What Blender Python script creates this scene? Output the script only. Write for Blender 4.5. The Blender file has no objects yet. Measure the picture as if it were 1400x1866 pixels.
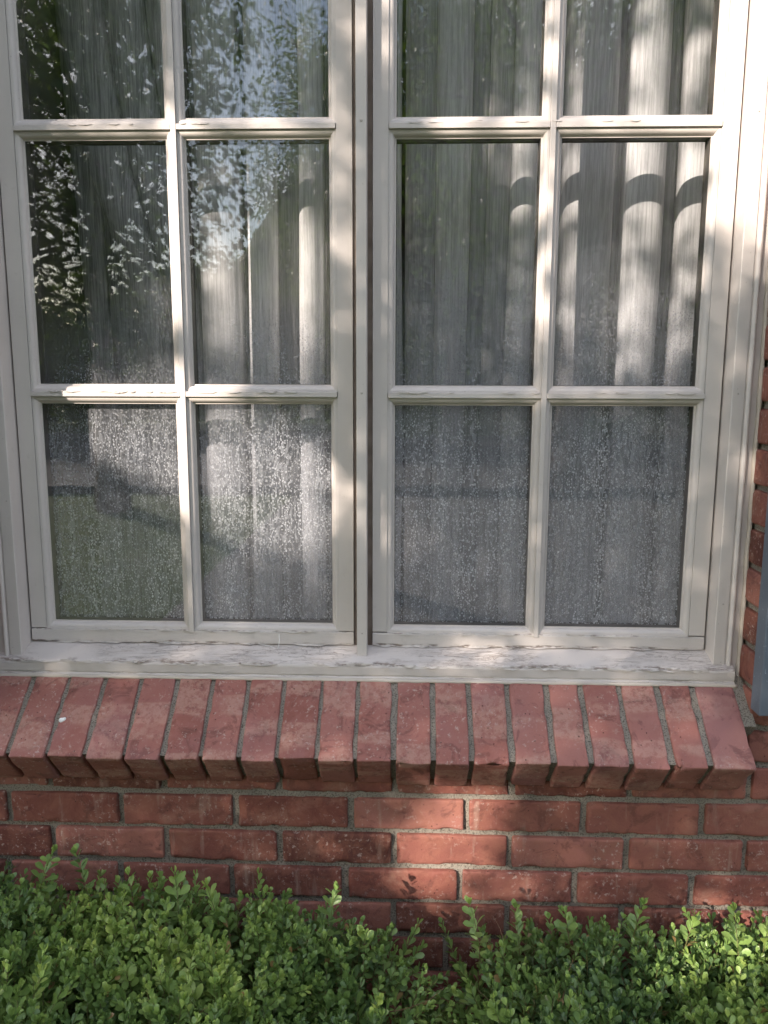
import bpy, bmesh, math, random
import numpy as np
from mathutils import Vector, Matrix, noise as mnoise
R = math.radians
S = bpy.context.scene
COL = S.collection

# ------------------------------------------------------------------ camera
cam = bpy.data.cameras.new('camera'); camo = bpy.data.objects.new('camera', cam); COL.objects.link(camo)
CAM = (0.0, -1.3678, 1.5)
pitch, yaw, roll = 0.15907, -0.03265, 0.00294
cp, sp, cyw, syw = math.cos(pitch), math.sin(pitch), math.cos(yaw), math.sin(yaw)
fwd = Vector((syw*cp, cyw*cp, -sp)); rgt = Vector((cyw, -syw, 0)); up = rgt.cross(fwd)
r2 = rgt*math.cos(roll)+up*math.sin(roll); u2 = up*math.cos(roll)-rgt*math.sin(roll)
m = Matrix((r2, u2, -fwd)).transposed().to_4x4(); m.translation = CAM
camo.matrix_world = m
cam.sensor_fit = 'VERTICAL'; cam.sensor_height = 36; cam.lens = 1435.0/1866*36
cam.clip_start = 0.02; cam.clip_end = 500
cam.dof.use_dof = True; cam.dof.focus_distance = 1.40; cam.dof.aperture_fstop = 11.0
S.camera = camo
S.render.resolution_x = 768; S.render.resolution_y = 1024

# ------------------------------------------------------------------ light
SUN_AZ, SUN_EL = R(42), R(22)           # azimuth to the left of the window normal
sdir = Vector((-math.sin(SUN_AZ)*math.cos(SUN_EL), -math.cos(SUN_AZ)*math.cos(SUN_EL), math.sin(SUN_EL)))
sl = bpy.data.lights.new('sun', 'SUN'); sl.energy = 4.7; sl.angle = R(0.5); sl.color = (1, .87, .76)
so = bpy.data.objects.new('sun', sl); COL.objects.link(so)
so.rotation_euler = (-sdir).to_track_quat('-Z', 'Y').to_euler(); so.location = (-6, -6, 6)
W = bpy.data.worlds.new('World'); S.world = W; W.use_nodes = True
wn, wl = W.node_tree.nodes, W.node_tree.links
wn.clear()
wo = wn.new('ShaderNodeOutputWorld'); bg = wn.new('ShaderNodeBackground'); sky = wn.new('ShaderNodeTexSky')
sky.sky_type = 'NISHITA'; sky.sun_disc = False; sky.sun_elevation = SUN_EL
sky.sun_rotation = math.atan2(sdir.x, sdir.y)
sky.air_density = 1.0; sky.dust_density = .8; sky.ozone_density = 1.0
tcw = wn.new('ShaderNodeTexCoord'); mpw = wn.new('ShaderNodeMapping'); mpw.inputs['Scale'].default_value = (1, 1, 2.4)
nzw = wn.new('ShaderNodeTexNoise'); nzw.inputs['Scale'].default_value = 3.2; nzw.inputs['Detail'].default_value = 8
rpw = wn.new('ShaderNodeValToRGB'); rpw.color_ramp.elements[0].position = .48; rpw.color_ramp.elements[1].position = .63
mxw = wn.new('ShaderNodeMixRGB'); mxw.inputs[2].default_value = (13.4, 13, 13.4, 1)
wl.new(tcw.outputs['Generated'], mpw.inputs[0]); wl.new(mpw.outputs[0], nzw.inputs['Vector'])
wl.new(nzw.outputs['Fac'], rpw.inputs[0]); wl.new(rpw.outputs[0], mxw.inputs[0]); wl.new(sky.outputs[0], mxw.inputs[1])
wl.new(mxw.outputs[0], bg.inputs[0]); bg.inputs[1].default_value = 0.15
wl.new(bg.outputs[0], wo.inputs[0])
S.view_settings.view_transform = 'Standard'; S.view_settings.look = 'None'
S.view_settings.exposure = 1.2; S.view_settings.gamma = 1.0; S.view_settings.use_curve_mapping = False
S.render.engine = 'CYCLES'
S.cycles.max_bounces = 10; S.cycles.transparent_max_bounces = 24; S.cycles.diffuse_bounces = 4
S.cycles.glossy_bounces = 4; S.cycles.caustics_reflective = False; S.cycles.caustics_refractive = False

rng = np.random.default_rng(7); random.seed(7)

# ------------------------------------------------------------------ helpers
class MB:
    """collects verts and faces of one mesh"""
    def __init__(s): s.v = []; s.f = []; s.n = 0; s.t = []; s.mi = []
    def add(s, v, f, tint=0.5, mi=0):
        v = np.asarray(v, float).reshape(-1, 3)
        s.v.append(v); s.f += [tuple(int(i)+s.n for i in q) for q in f]; s.n += len(v)
        s.t.append(np.broadcast_to(np.asarray(tint, float).reshape(-1, 1) if np.ndim(tint) == 1 else tint, (len(v), 1)).reshape(-1))
        s.mi += [mi]*len(f)
    def build(s, name, mats, parent=None, smooth=False, recalc=True):
        me = bpy.data.meshes.new(name)
        V = np.concatenate(s.v)
        me.from_pydata(V.tolist(), [], s.f)
        if not isinstance(mats, (list, tuple)): mats = [mats]
        for q in mats: me.materials.append(q)
        at = me.attributes.new('tint', 'FLOAT', 'POINT'); at.data.foreach_set('value', np.concatenate(s.t).astype(np.float32))
        me.polygons.foreach_set('material_index', s.mi)
        if recalc:
            b = bmesh.new(); b.from_mesh(me); bmesh.ops.recalc_face_normals(b, faces=b.faces); b.to_mesh(me); b.free()
        if smooth: me.polygons.foreach_set('use_smooth', [True]*len(me.polygons))
        me.update()
        o = bpy.data.objects.new(name, me); COL.objects.link(o)
        if parent: o.parent = parent
        return o

def tag(o, label=None, cat=None, group=None, kind=None):
    if label: o['label'] = label
    if cat: o['category'] = cat
    if group: o['group'] = group
    if kind: o['kind'] = kind
    return o
def empty(name, label, cat, group=None, loc=(0, 0, 0)):
    o = bpy.data.objects.new(name, None); COL.objects.link(o); o.location = loc
    o.empty_display_size = .1
    return tag(o, label, cat, group)

def box(mb, x0, x1, y0, y1, z0, z1, bev=0.0, tint=.5, mi=0):
    """box with chamfered edges"""
    b = bmesh.new(); bmesh.ops.create_cube(b, size=1)
    for v in b.verts:
        v.co = Vector(((x0+x1)/2+v.co.x*(x1-x0), (y0+y1)/2+v.co.y*(y1-y0), (z0+z1)/2+v.co.z*(z1-z0)))
    if bev > 0:
        bmesh.ops.bevel(b, geom=b.edges[:], offset=bev, segments=2, affect='EDGES', profile=.5)
    b.verts.index_update()
    mb.add([v.co[:] for v in b.verts], [[v.index for v in f.verts] for f in b.faces], tint, mi); b.free()

def ring_frame(mb, X0, X1, Z0, Z1, prof, tint=.5):
    """mitred moulding swept round a rectangular opening: prof = [(inset, y), ...]"""
    v = []; f = []
    for d, y in prof:
        v += [(X0+d, y, Z0+d), (X1-d, y, Z0+d), (X1-d, y, Z1-d), (X0+d, y, Z1-d)]
    for i in range(len(prof)-1):
        for k in range(4):
            a = i*4+k; b_ = i*4+(k+1) % 4
            f.append((a, b_, b_+4, a+4))
    mb.add(v, f, tint)

def extrude_x(mb, prof, x0, x1, n=1, tint=.5, jit=0.0, seed=0, caps=True):
    """(y,z) profile run along x"""
    v = []; f = []; P = len(prof)
    xs = np.linspace(x0, x1, n+1)
    for i, x in enumerate(xs):
        for k, (y, z) in enumerate(prof):
            j = jit*mnoise.noise(Vector((x*60, k*3.1+seed, 0)))+jit*mnoise.noise(Vector((x*14, k*1.7+seed, 5))) if jit else 0
            v.append((x, y+j, z+j*.6))
    for i in range(n):
        for k in range(P):
            a = i*P+k; b_ = i*P+(k+1) % P
            f.append((a, b_, b_+P, a+P))
    if caps: f.append(tuple(range(P))); f.append(tuple(n*P+k for k in range(P))[::-1])
    mb.add(v, f, tint)

def extrude_z(mb, prof, z0, z1, tint=.5):
    P = len(prof); v = [(x, y, z) for z in (z0, z1) for x, y in prof]
    f = [(k, (k+1) % P, (k+1) % P+P, k+P) for k in range(P)] + [tuple(range(P)), tuple(P+k for k in range(P))[::-1]]
    mb.add(v, f, tint)

# ------------------------------------------------------------------ materials
class NT:
    def __init__(s, name):
        s.m = bpy.data.materials.new(name); s.m.use_nodes = True; s.t = s.m.node_tree; s.t.nodes.clear()
        s.out = s.n('OutputMaterial')
    def n(s, typ, **k):
        q = s.t.nodes.new('ShaderNode'+typ)
        for a, b in k.items(): setattr(q, a, b)
        return q
    def l(s, a, b): s.t.links.new(a, b)
    def co(s, scale=(1, 1, 1), loc=(0, 0, 0)):
        tc = s.n('TexCoord'); mp = s.n('Mapping'); mp.inputs['Scale'].default_value = scale; mp.inputs['Location'].default_value = loc
        s.l(tc.outputs['Object'], mp.inputs[0]); return mp.outputs[0]
    def noise(s, vec, sc, det=4, rough=.55, dist=0):
        q = s.n('TexNoise'); q.inputs['Scale'].default_value = sc; q.inputs['Detail'].default_value = det
        q.inputs['Roughness'].default_value = rough; q.inputs['Distortion'].default_value = dist
        s.l(vec, q.inputs['Vector']); return q.outputs['Fac']
    def ramp(s, fac, stops):
        q = s.n('ValToRGB'); e = q.color_ramp.elements
        while len(e) < len(stops): e.new(.5)
        for i, (p, c) in enumerate(stops):
            e[i].position = p; e[i].color = (c, c, c, 1) if np.isscalar(c) else (*c, 1)
        s.l(fac, q.inputs[0]); return q.outputs[0]
    def mix(s, fac, a, b, mode='MIX'):
        q = s.n('MixRGB', blend_type=mode)
        for i, x in enumerate((fac, a, b)):
            if hasattr(x, 'is_linked') or hasattr(x, 'links'): s.l(x, q.inputs[i])
            elif i == 0: q.inputs[0].default_value = x
            else: q.inputs[i].default_value = (*x, 1)
        return q.outputs[0]
    def math(s, op, a, b=None, clamp=False):
        q = s.n('Math', operation=op); q.use_clamp = clamp
        for i, x in enumerate((a, b)):
            if x is None: continue
            if hasattr(x, 'links'): s.l(x, q.inputs[i])
            else: q.inputs[i].default_value = x
        return q.outputs[0]
    def attr(s, nm='tint'):
        q = s.n('Attribute'); q.attribute_name = nm; return q.outputs['Fac']
    def bump(s, h, st, dist=.001, prev=None):
        q = s.n('Bump'); q.inputs['Strength'].default_value = st; q.inputs['Distance'].default_value = dist
        s.l(h, q.inputs['Height'])
        if prev: s.l(prev, q.inputs['Normal'])
        return q.outputs[0]
    def pbr(s, col, rough=.7, nrm=None, spec=.4, **k):
        q = s.n('BsdfPrincipled')
        for nm, x in (('Base Color', col), ('Roughness', rough), ('Specular IOR Level', spec)):
            if hasattr(x, 'links'): s.l(x, q.inputs[nm])
            elif nm == 'Base Color': q.inputs[nm].default_value = (*x, 1)
            else: q.inputs[nm].default_value = x
        if nrm: s.l(nrm, q.inputs['Normal'])
        for a, b in k.items(): q.inputs[a].default_value = b
        s.l(q.outputs[0], s.out.inputs[0]); return q

def mat_paint(name, base, grain=(1, 1, 1), crack=0.0):
    """old oil paint: faint grain, dirt, and (crack>0) flaking streaks on the upper faces"""
    T = NT(name); c = T.co()
    big = T.noise(c, 6, 5); fine = T.noise(T.co(grain), 90, 3)
    col = T.mix(T.ramp(big, [(.35, 0), (.7, 1)]), tuple(x*.90 for x in base), base)
    dirt = T.ramp(T.noise(c, 38, 6, .7), [(.60, 0), (.74, 1)])
    col = T.mix(T.math('MULTIPLY', dirt, .22), col, (.25, .21, .16))
    h = T.math('MULTIPLY', fine, .25)
    spk = T.ramp(T.noise(c, 240, 2), [(.70, 0), (.76, 1)])
    col = T.mix(T.math('MULTIPLY', spk, .35), col, (.20, .16, .12))
    if crack:
        geo = T.n('NewGeometry'); sx = T.n('SeparateXYZ'); T.l(geo.outputs['Normal'], sx.inputs[0])
        upm = T.ramp(sx.outputs['Z'], [(.25, 0), (.6, 1)])
        str1 = T.noise(T.co((.16, 1, 1)), 75, 5, .62, .8)
        lines = T.ramp(str1, [(.497, 0), (.508, 1), (.521, 0)])
        str2 = T.noise(T.co((.10, 1, 1), (3, 0, 0)), 150, 4, .6, .5)
        lines2 = T.ramp(str2, [(.50, 0), (.53, .8), (.56, 0)])
        patch = T.ramp(T.noise(T.co((.6, 1, 1)), 9, 4), [(.42, 0), (.54, 1)])
        side = T.math('ADD', T.math('MULTIPLY', upm, .86), .14)
        zc = T.n('SeparateXYZ'); T.l(c, zc.inputs[0]); Zc = T.math('ADD', zc.outputs['Z'], T.math('MULTIPLY', T.math('SUBTRACT', T.noise(T.co((1, .1, .1)), 22, 4), .5), .009))
        band = None
        for zz, ww in ((1.0168, .0034), (1.0612, .0030), (1.0375, .0030), (1.491, .0030), (1.926, .0022)):
            q = T.ramp(T.math('DIVIDE', T.math('ABSOLUTE', T.math('SUBTRACT', Zc, zz)), ww), [(.35, 1), (1, 0)])
            band = q if band is None else T.math('MAXIMUM', band, q)
        bandp = T.math('MULTIPLY', band, T.ramp(T.noise(T.co((1, .2, .2), (2, 0, 0)), 26, 4), [(.44, 0), (.56, 1)]))
        k = T.math('MULTIPLY', T.math('MULTIPLY', T.math('MAXIMUM', lines, lines2), patch), side, True)
        k = T.math('MAXIMUM', k, T.math('MULTIPLY', bandp, T.ramp(T.noise(T.co((.3, 1, 1), (0, 0, 4)), 240, 3), [(.42, 0), (.54, 1)])))
        wood = T.ramp(T.noise(T.co((.13, 1, 1), (7, 1, 0)), 85, 5, .7, .8), [(.57, 0), (.62, 1)])
        w = T.math('MULTIPLY', T.math('MULTIPLY', wood, patch), T.math('MULTIPLY', upm, .38*crack), True)
        chips = T.ramp(T.noise(T.co((.5, 1, 1), (1, 5, 0)), 110, 3, .5), [(.66, 0), (.68, 1)])
        col = T.mix(T.math('MULTIPLY', chips, T.math('ADD', T.math('MULTIPLY', upm, .12), .06)), col, (.74, .72, .69))
        col = T.mix(w, col, (.38, .30, .24))
        col = T.mix(T.math('MULTIPLY', k, .75), col, (.12, .08, .055))
        h = T.math('SUBTRACT', h, T.math('ADD', T.math('MULTIPLY', k, 1.6), T.math('MULTIPLY', w, .8)))
    T.pbr(col, .48, T.bump(h, .5, .0012), .4)
    return T.m

PAINT = (.60, .552, .518)
M_paint_v = mat_paint('painted_wood_upright', PAINT, (3, 3, .25), .0)
M_paint_h = mat_paint('painted_wood_level', PAINT, (.25, 3, 3), 1.0)
M_caulk = mat_paint('caulk', (.56, .50, .43), (1, 1, 1), 0)

def mat_brick(name, kiln):
    T = NT(name); c = T.co(); t = T.attr()
    if kiln: base = T.ramp(t, [(0, (.10, .036, .032)), (.3, (.19, .066, .050)), (.65, (.26, .100, .080)), (1, (.31, .138, .116))])
    else: base = T.ramp(t, [(0, (.085, .030, .022)), (.3, (.160, .053, .040)), (.65, (.225, .086, .067)), (1, (.30, .13, .105))])
    sh = T.n('CombineXYZ'); T.l(T.math('MULTIPLY', t, 37.0), sh.inputs[0]); T.l(T.math('MULTIPLY', t, 11.0), sh.inputs[2])
    va = T.n('VectorMath', operation='ADD'); T.l(c, va.inputs[0]); T.l(sh.outputs[0], va.inputs[1]); v = va.outputs[0]
    cloud = T.ramp(T.noise(v, 22, 8, .75, .6), [(.42, 0), (.60, 1)])
    base = T.mix(T.math('MULTIPLY', cloud, .38 if kiln else .55), base, (.32, .15, .13) if kiln else (.26, .11, .075))
    dk = T.ramp(T.noise(v, 24, 7, .72, .8), [(.53, 0), (.61, 1)])
    base = T.mix(T.math('MULTIPLY', dk, .5), base, (.085, .032, .027))
    if kiln:   # pale bands left by stacking in the kiln, broken edges
        vv = T.n('VectorMath', operation='MULTIPLY'); T.l(v, vv.inputs[0]); vv.inputs[1].default_value = (3.0, 15, 15)
        bn = T.ramp(T.noise(vv.outputs[0], 1.35, 2, .4), [(.50, 0), (.545, 1)])
        br = T.ramp(T.noise(v, 85, 6, .78), [(.42, .1), (.54, 1)])
        base = T.mix(T.math('MULTIPLY', T.math('MULTIPLY', bn, br), .38), base, (.48, .315, .25))
        base = T.mix(T.math('MULTIPLY', T.ramp(T.noise(v, 7, 2), [(.5, 0), (.66, 1)]), .45), base, (.24, .115, .118))
    else:
        bn = T.ramp(T.noise(v, 11, 6, .7, .5), [(.56, 0), (.72, 1)])
        base = T.mix(T.math('MULTIPLY', bn, .6), base, (.30, .165, .12))
        st = T.ramp(T.noise(T.co((60, 60, 7)), 1, 5, .6), [(.60, 0), (.74, 1)])
        base = T.mix(T.math('MULTIPLY', st, .45), base, (.34, .25, .20))
    efl = T.ramp(T.noise(v, 130, 4, .75), [(.57, 0), (.66, 1)])
    eflm = T.ramp(T.noise(v, 9, 3), [(.40, 0), (.58, 1)])
    base = T.mix(T.math('MULTIPLY', T.math('MULTIPLY', efl, eflm), .75), base, (.42, .33, .29))
    vo = T.n('TexVoronoi'); vo.inputs['Scale'].default_value = 95; T.l(v, vo.inputs['Vector'])
    pit = T.ramp(vo.outputs['Distance'], [(.05, 1), (.13, 0)])
    pm = T.math('MULTIPLY', pit, T.ramp(T.noise(v, 30, 2), [(.5, 0), (.56, 1)]))
    base = T.mix(T.math('MULTIPLY', pm, .85), base, (.04, .015, .012))
    h = T.math('SUBTRACT', T.math('ADD', T.math('MULTIPLY', T.noise(v, 60, 8, .7), .8), T.math('MULTIPLY', T.noise(v, 380, 3), .35)), pm)
    T.pbr(base, .78, T.bump(h, .8, .0022), .3)
    return T.m
M_brick = mat_brick('wall_brick', False)
M_sillbrick = mat_brick('smooth_brick', True)

T = NT('mortar'); c = T.co()
col = T.mix(T.noise(c, 18, 5), (.17, .15, .125), (.32, .29, .245))
col = T.mix(T.ramp(T.noise(c, 420, 2), [(.35, 1), (.5, 0)]), col, (.10, .09, .075))
col = T.mix(T.math('MULTIPLY', T.ramp(T.noise(c, 500, 2), [(.64, 0), (.74, 1)]), .35), col, (.36, .33, .29))
h = T.math('ADD', T.noise(c, 260, 4, .7), T.math('MULTIPLY', T.noise(c, 40, 4), 1.2))
T.pbr(col, .95, T.bump(h, .9, .0025), .1); M_mortar = T.m

def mat_simple(name, a, b, sc, rough, bump=.3, bs=None, dist=.002, grain=(1, 1, 1), **k):
    T = NT(name); c = T.co(grain)
    T.pbr(T.mix(T.ramp(T.noise(c, sc, 5), [(.35, 0), (.65, 1)]), a, b), rough, T.bump(T.noise(c, bs or sc*4, 4), bump, dist), .4, **k)
    return T.m
T = NT('shutter_paint'); c = T.co()
col = T.mix(T.noise(c, 12, 5), (.085, .105, .135), (.14, .165, .20))
sc_ = T.ramp(T.noise(T.co((90, 90, 22)), 3, 4, .7), [(.64, 0), (.70, 1)])
col = T.mix(sc_, col, (.42, .46, .52))
T.pbr(col, .55, T.bump(T.noise(T.co((80, 80, 8)), 4, 4), .3, .001), .4); M_shutter = T.m
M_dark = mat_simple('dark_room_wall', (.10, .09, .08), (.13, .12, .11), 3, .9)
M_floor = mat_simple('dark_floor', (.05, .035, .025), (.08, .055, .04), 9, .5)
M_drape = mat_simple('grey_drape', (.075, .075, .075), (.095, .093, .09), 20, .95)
M_soil = mat_simple('mulch', (.035, .022, .015), (.09, .06, .04), 30, .95, .9, 90, .01)
M_asphalt = mat_simple('asphalt', (.045, .045, .048), (.065, .065, .067), 4, .9, .5, 200, .004)
M_concrete = mat_simple('concrete', (.10, .10, .10), (.14, .138, .135), 5, .85, .4, 80, .003)
M_bark = mat_simple('bark', (.06, .045, .032), (.14, .11, .085), 12, .9, .9, 30, .02, (1, 1, .3))
M_grass = mat_simple('grass', (.035, .070, .015), (.075, .12, .028), 2.2, .9, .8, 60, .02)
M_stem = mat_simple('green_stem', (.10, .12, .03), (.16, .12, .06), 40, .7)
M_twig = mat_simple('bare_twig', (.16, .085, .045), (.30, .19, .11), 60, .8)
M_white = mat_simple('white_drip', (.75, .75, .72), (.8, .8, .78), 90, .5)

def mat_leaf(name, stops, trans=.3, rough=.38, spec=.45):
    T = NT(name); t = T.attr(); c = T.co()
    col = T.ramp(t, stops)
    col = T.mix(T.math('MULTIPLY', T.noise(c, 300, 2), .35), col, tuple(x*.55 for x in stops[1][1]))
    p = T.pbr(col, rough, T.bump(T.noise(c, 500, 2), .25, .0006), spec)
    tr = T.n('BsdfTranslucent'); T.l(T.mix(.5, col, (.26, .40, .05)), tr.inputs[0])
    mx = T.n('MixShader'); mx.inputs[0].default_value = trans
    T.l(p.outputs[0], mx.inputs[1]); T.l(tr.outputs[0], mx.inputs[2]); T.l(mx.outputs[0], T.out.inputs[0])
    return T.m
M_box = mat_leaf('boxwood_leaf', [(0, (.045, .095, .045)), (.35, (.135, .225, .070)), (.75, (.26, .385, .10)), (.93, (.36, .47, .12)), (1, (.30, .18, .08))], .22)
M_tree = mat_leaf('tree_leaf', [(0, (.02, .05, .012)), (.4, (.045, .10, .02)), (.8, (.10, .19, .035)), (1, (.16, .26, .05))], .35, .5)

# glass: clear outer pane, inner face carries the condensation
def mat_glass(name, refl, wav):
    T = NT(name); c = T.co()
    tr = T.n('BsdfTransparent'); tr.inputs[0].default_value = (.95, .95, .95, 1)
    gl = T.n('BsdfGlossy'); gl.inputs['Roughness'].default_value = 0.0; gl.inputs[0].default_value = (1, 1, 1, 1)
    T.l(T.bump(T.noise(c, 5, 2), .12, wav), gl.inputs['Normal'])
    lw = T.n('LayerWeight'); lw.inputs['Blend'].default_value = .5     # Schlick, the same from either side
    fac = T.math('ADD', T.math('MULTIPLY', T.math('POWER', lw.outputs['Facing'], 5.0), .95), refl, True)
    mx = T.n('MixShader'); T.l(fac, mx.inputs[0]); T.l(tr.outputs[0], mx.inputs[1]); T.l(gl.outputs[0], mx.inputs[2])
    return T, mx
T, mx = mat_glass('window_glass', .085, .004); T.l(mx.outputs[0], T.out.inputs[0]); M_glass = T.m
T, mx = mat_glass('condensation_glass', .06, .004)
c = T.co(); sx = T.n('SeparateXYZ'); T.l(c, sx.inputs[0]); Z = sx.outputs['Z']; X = sx.outputs['X']
wob = T.math('SUBTRACT', T.noise(c, 7, 4), .5)
# amount of fog rises downwards; the right sash is wet higher up
zz = T.math('ADD', Z, T.math('MULTIPLY', wob, .28))
zz = T.math('SUBTRACT', zz, T.math('MULTIPLY', T.math('ADD', X, .1), .10))
amt = T.n('MapRange'); amt.inputs['From Min'].default_value = 1.70; amt.inputs['From Max'].default_value = 1.42
T.l(zz, amt.inputs['Value']); F = amt.outputs[0]
trn = [q for q in T.t.nodes if q.type == 'BSDF_TRANSPARENT'][0]; T.l(T.mix(F, (.95, .95, .95), (.66, .67, .70)), trn.inputs[0])
def beads(cell, loc, r, thr):
    wv = T.n('VectorMath', operation='ADD'); T.l(T.co((cell, 1, cell*.72), loc), wv.inputs[0])
    nz_ = T.n('TexNoise'); nz_.inputs['Scale'].default_value = 260; T.l(c, nz_.inputs['Vector']); 
    sc2 = T.n('VectorMath', operation='SCALE'); T.l(nz_.outputs['Color'], sc2.inputs[0]); sc2.inputs['Scale'].default_value = .9
    T.l(sc2.outputs[0], wv.inputs[1])
    v_ = T.n('TexVoronoi'); v_.inputs['Scale'].default_value = 1; T.l(wv.outputs[0], v_.inputs['Vector'])
    se = T.n('SeparateColor'); T.l(v_.outputs['Color'], se.inputs[0])
    on = T.ramp(se.outputs[0], [(thr-.02, 0), (thr+.15, 1)])
    return T.math('MULTIPLY', T.ramp(v_.outputs['Distance'], [(r*.6, 1), (r, 0)]), on)
d1 = beads(300, (0, 0, 0), .45, .18); d2 = beads(175, (3.3, 0, 1.7), .32, .50)
veins = T.ramp(T.noise(T.co((1, 1, .22)), 260, 2, .5, .3), [(.50, 0), (.56, 1)])
runs = T.ramp(T.noise(T.co((1, 1, .03)), 60, 4, .6), [(.36, .15), (.58, 1)])
wet = T.ramp(T.noise(T.co((1, 1, .6)), 11, 4), [(.34, .45), (.60, 1)])
pat = T.math('MULTIPLY', T.math('MAXIMUM', T.math('MAXIMUM', d1, d2), T.math('MULTIPLY', veins, .35)), T.math('MULTIPLY', T.math('ADD', T.math('MULTIPLY', runs, .5), .5), wet))
haze = T.math('MULTIPLY', T.ramp(T.noise(c, 6, 4, .6, .5), [(.3, .10), (.7, .22)]), T.math('ADD', T.math('MULTIPLY', runs, .45), .6))
fogf = T.math('MULTIPLY', F, T.math('ADD', haze, T.math('MULTIPLY', pat, .78)), True)
df = T.n('BsdfDiffuse'); df.inputs[0].default_value = (.80, .83, .88, 1); df.inputs['Roughness'].default_value = .2
tl = T.n('BsdfTranslucent'); tl.inputs[0].default_value = (.80, .83, .88, 1)
gs = T.n('BsdfGlossy'); gs.inputs['Roughness'].default_value = .18
T.l(T.bump(pat, .8, .002), gs.inputs['Normal'])
m1 = T.n('MixShader'); m1.inputs[0].default_value = .35; T.l(df.outputs[0], m1.inputs[1]); T.l(tl.outputs[0], m1.inputs[2])
m2 = T.n('MixShader'); m2.inputs[0].default_value = .12; T.l(m1.outputs[0], m2.inputs[1]); T.l(gs.outputs[0], m2.inputs[2])
m3 = T.n('MixShader'); T.l(fogf, m3.inputs[0]); T.l(mx.outputs[0], m3.inputs[1]); T.l(m2.outputs[0], m3.inputs[2])
T.l(m3.outputs[0], T.out.inputs[0]); M_fog = T.m

# sheer voile with slub threads
def mat_sheer(name, col, dens):
    T = NT(name)
    thr = T.noise(T.co((1, .3, .03)), 260, 4, .8)
    thr2 = T.noise(T.co((1, .3, .05)), 130, 3, .6)
    th = T.ramp(thr, [(.42, 0), (.58, 1)]); t2 = T.ramp(thr2, [(.4, 0), (.62, 1)])
    cl = T.mix(th, tuple(x*.80 for x in col), tuple(min(1, x*1.12) for x in col))
    d = T.n('BsdfDiffuse'); T.l(cl, d.inputs[0]); t = T.n('BsdfTranslucent'); T.l(cl, t.inputs[0])
    m1 = T.n('MixShader'); m1.inputs[0].default_value = .42; T.l(d.outputs[0], m1.inputs[1]); T.l(t.outputs[0], m1.inputs[2])
    tr = T.n('BsdfTransparent')
    fac = T.math('ADD', T.math('MULTIPLY', T.math('ADD', T.math('MULTIPLY', th, .6), T.math('MULTIPLY', t2, .4)), .38), dens, True)
    fac = T.math('MULTIPLY', fac, T.attr())
    m2 = T.n('MixShader'); T.l(fac, m2.inputs[0]); T.l(tr.outputs[0], m2.inputs[1]); T.l(m1.outputs[0], m2.inputs[2])
    T.l(m2.outputs[0], T.out.inputs[0]); return T.m
M_sheer = mat_sheer('sheer_voile', (.86, .865, .875), .95)
M_sheer2 = mat_sheer('sheer_voile_thin', (.70, .70, .70), .55)

# ------------------------------------------------------------------ ground
def sheet(name, x0, x1, y0, y1, z, mat, n=1, amp=0):
    mb = MB(); xs = np.linspace(x0, x1, n+1); ys = np.linspace(y0, y1, n+1)
    v = [(x, y, z+(amp*mnoise.noise(Vector((x*.7, y*.7, 3))) if amp else 0)) for y in ys for x in xs]
    f = [(j*(n+1)+i, j*(n+1)+i+1, (j+1)*(n+1)+i+1, (j+1)*(n+1)+i) for j in range(n) for i in range(n)]
    mb.add(v, f); o = mb.build(name, mat); tag(o, kind='structure'); return o
sheet('ground', -150, 150, -200, 60, -.012, M_grass)
sheet('planting_bed', -6, 6, -1.15, -.02, .0, M_soil, 40, .02)
sheet('path', -1.6, 30, -9.42, -2.4, -.004, M_concrete)
sheet('road', -150, 150, -20.5, -9.6, -.004, M_asphalt)
mb = MB(); box(mb, -150, 150, -9.6, -9.42, -.05, .12, .01); box(mb, -150, 150, -20.68, -20.5, -.05, .12, .01)
tag(mb.build('kerb', M_concrete), kind='structure')

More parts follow.
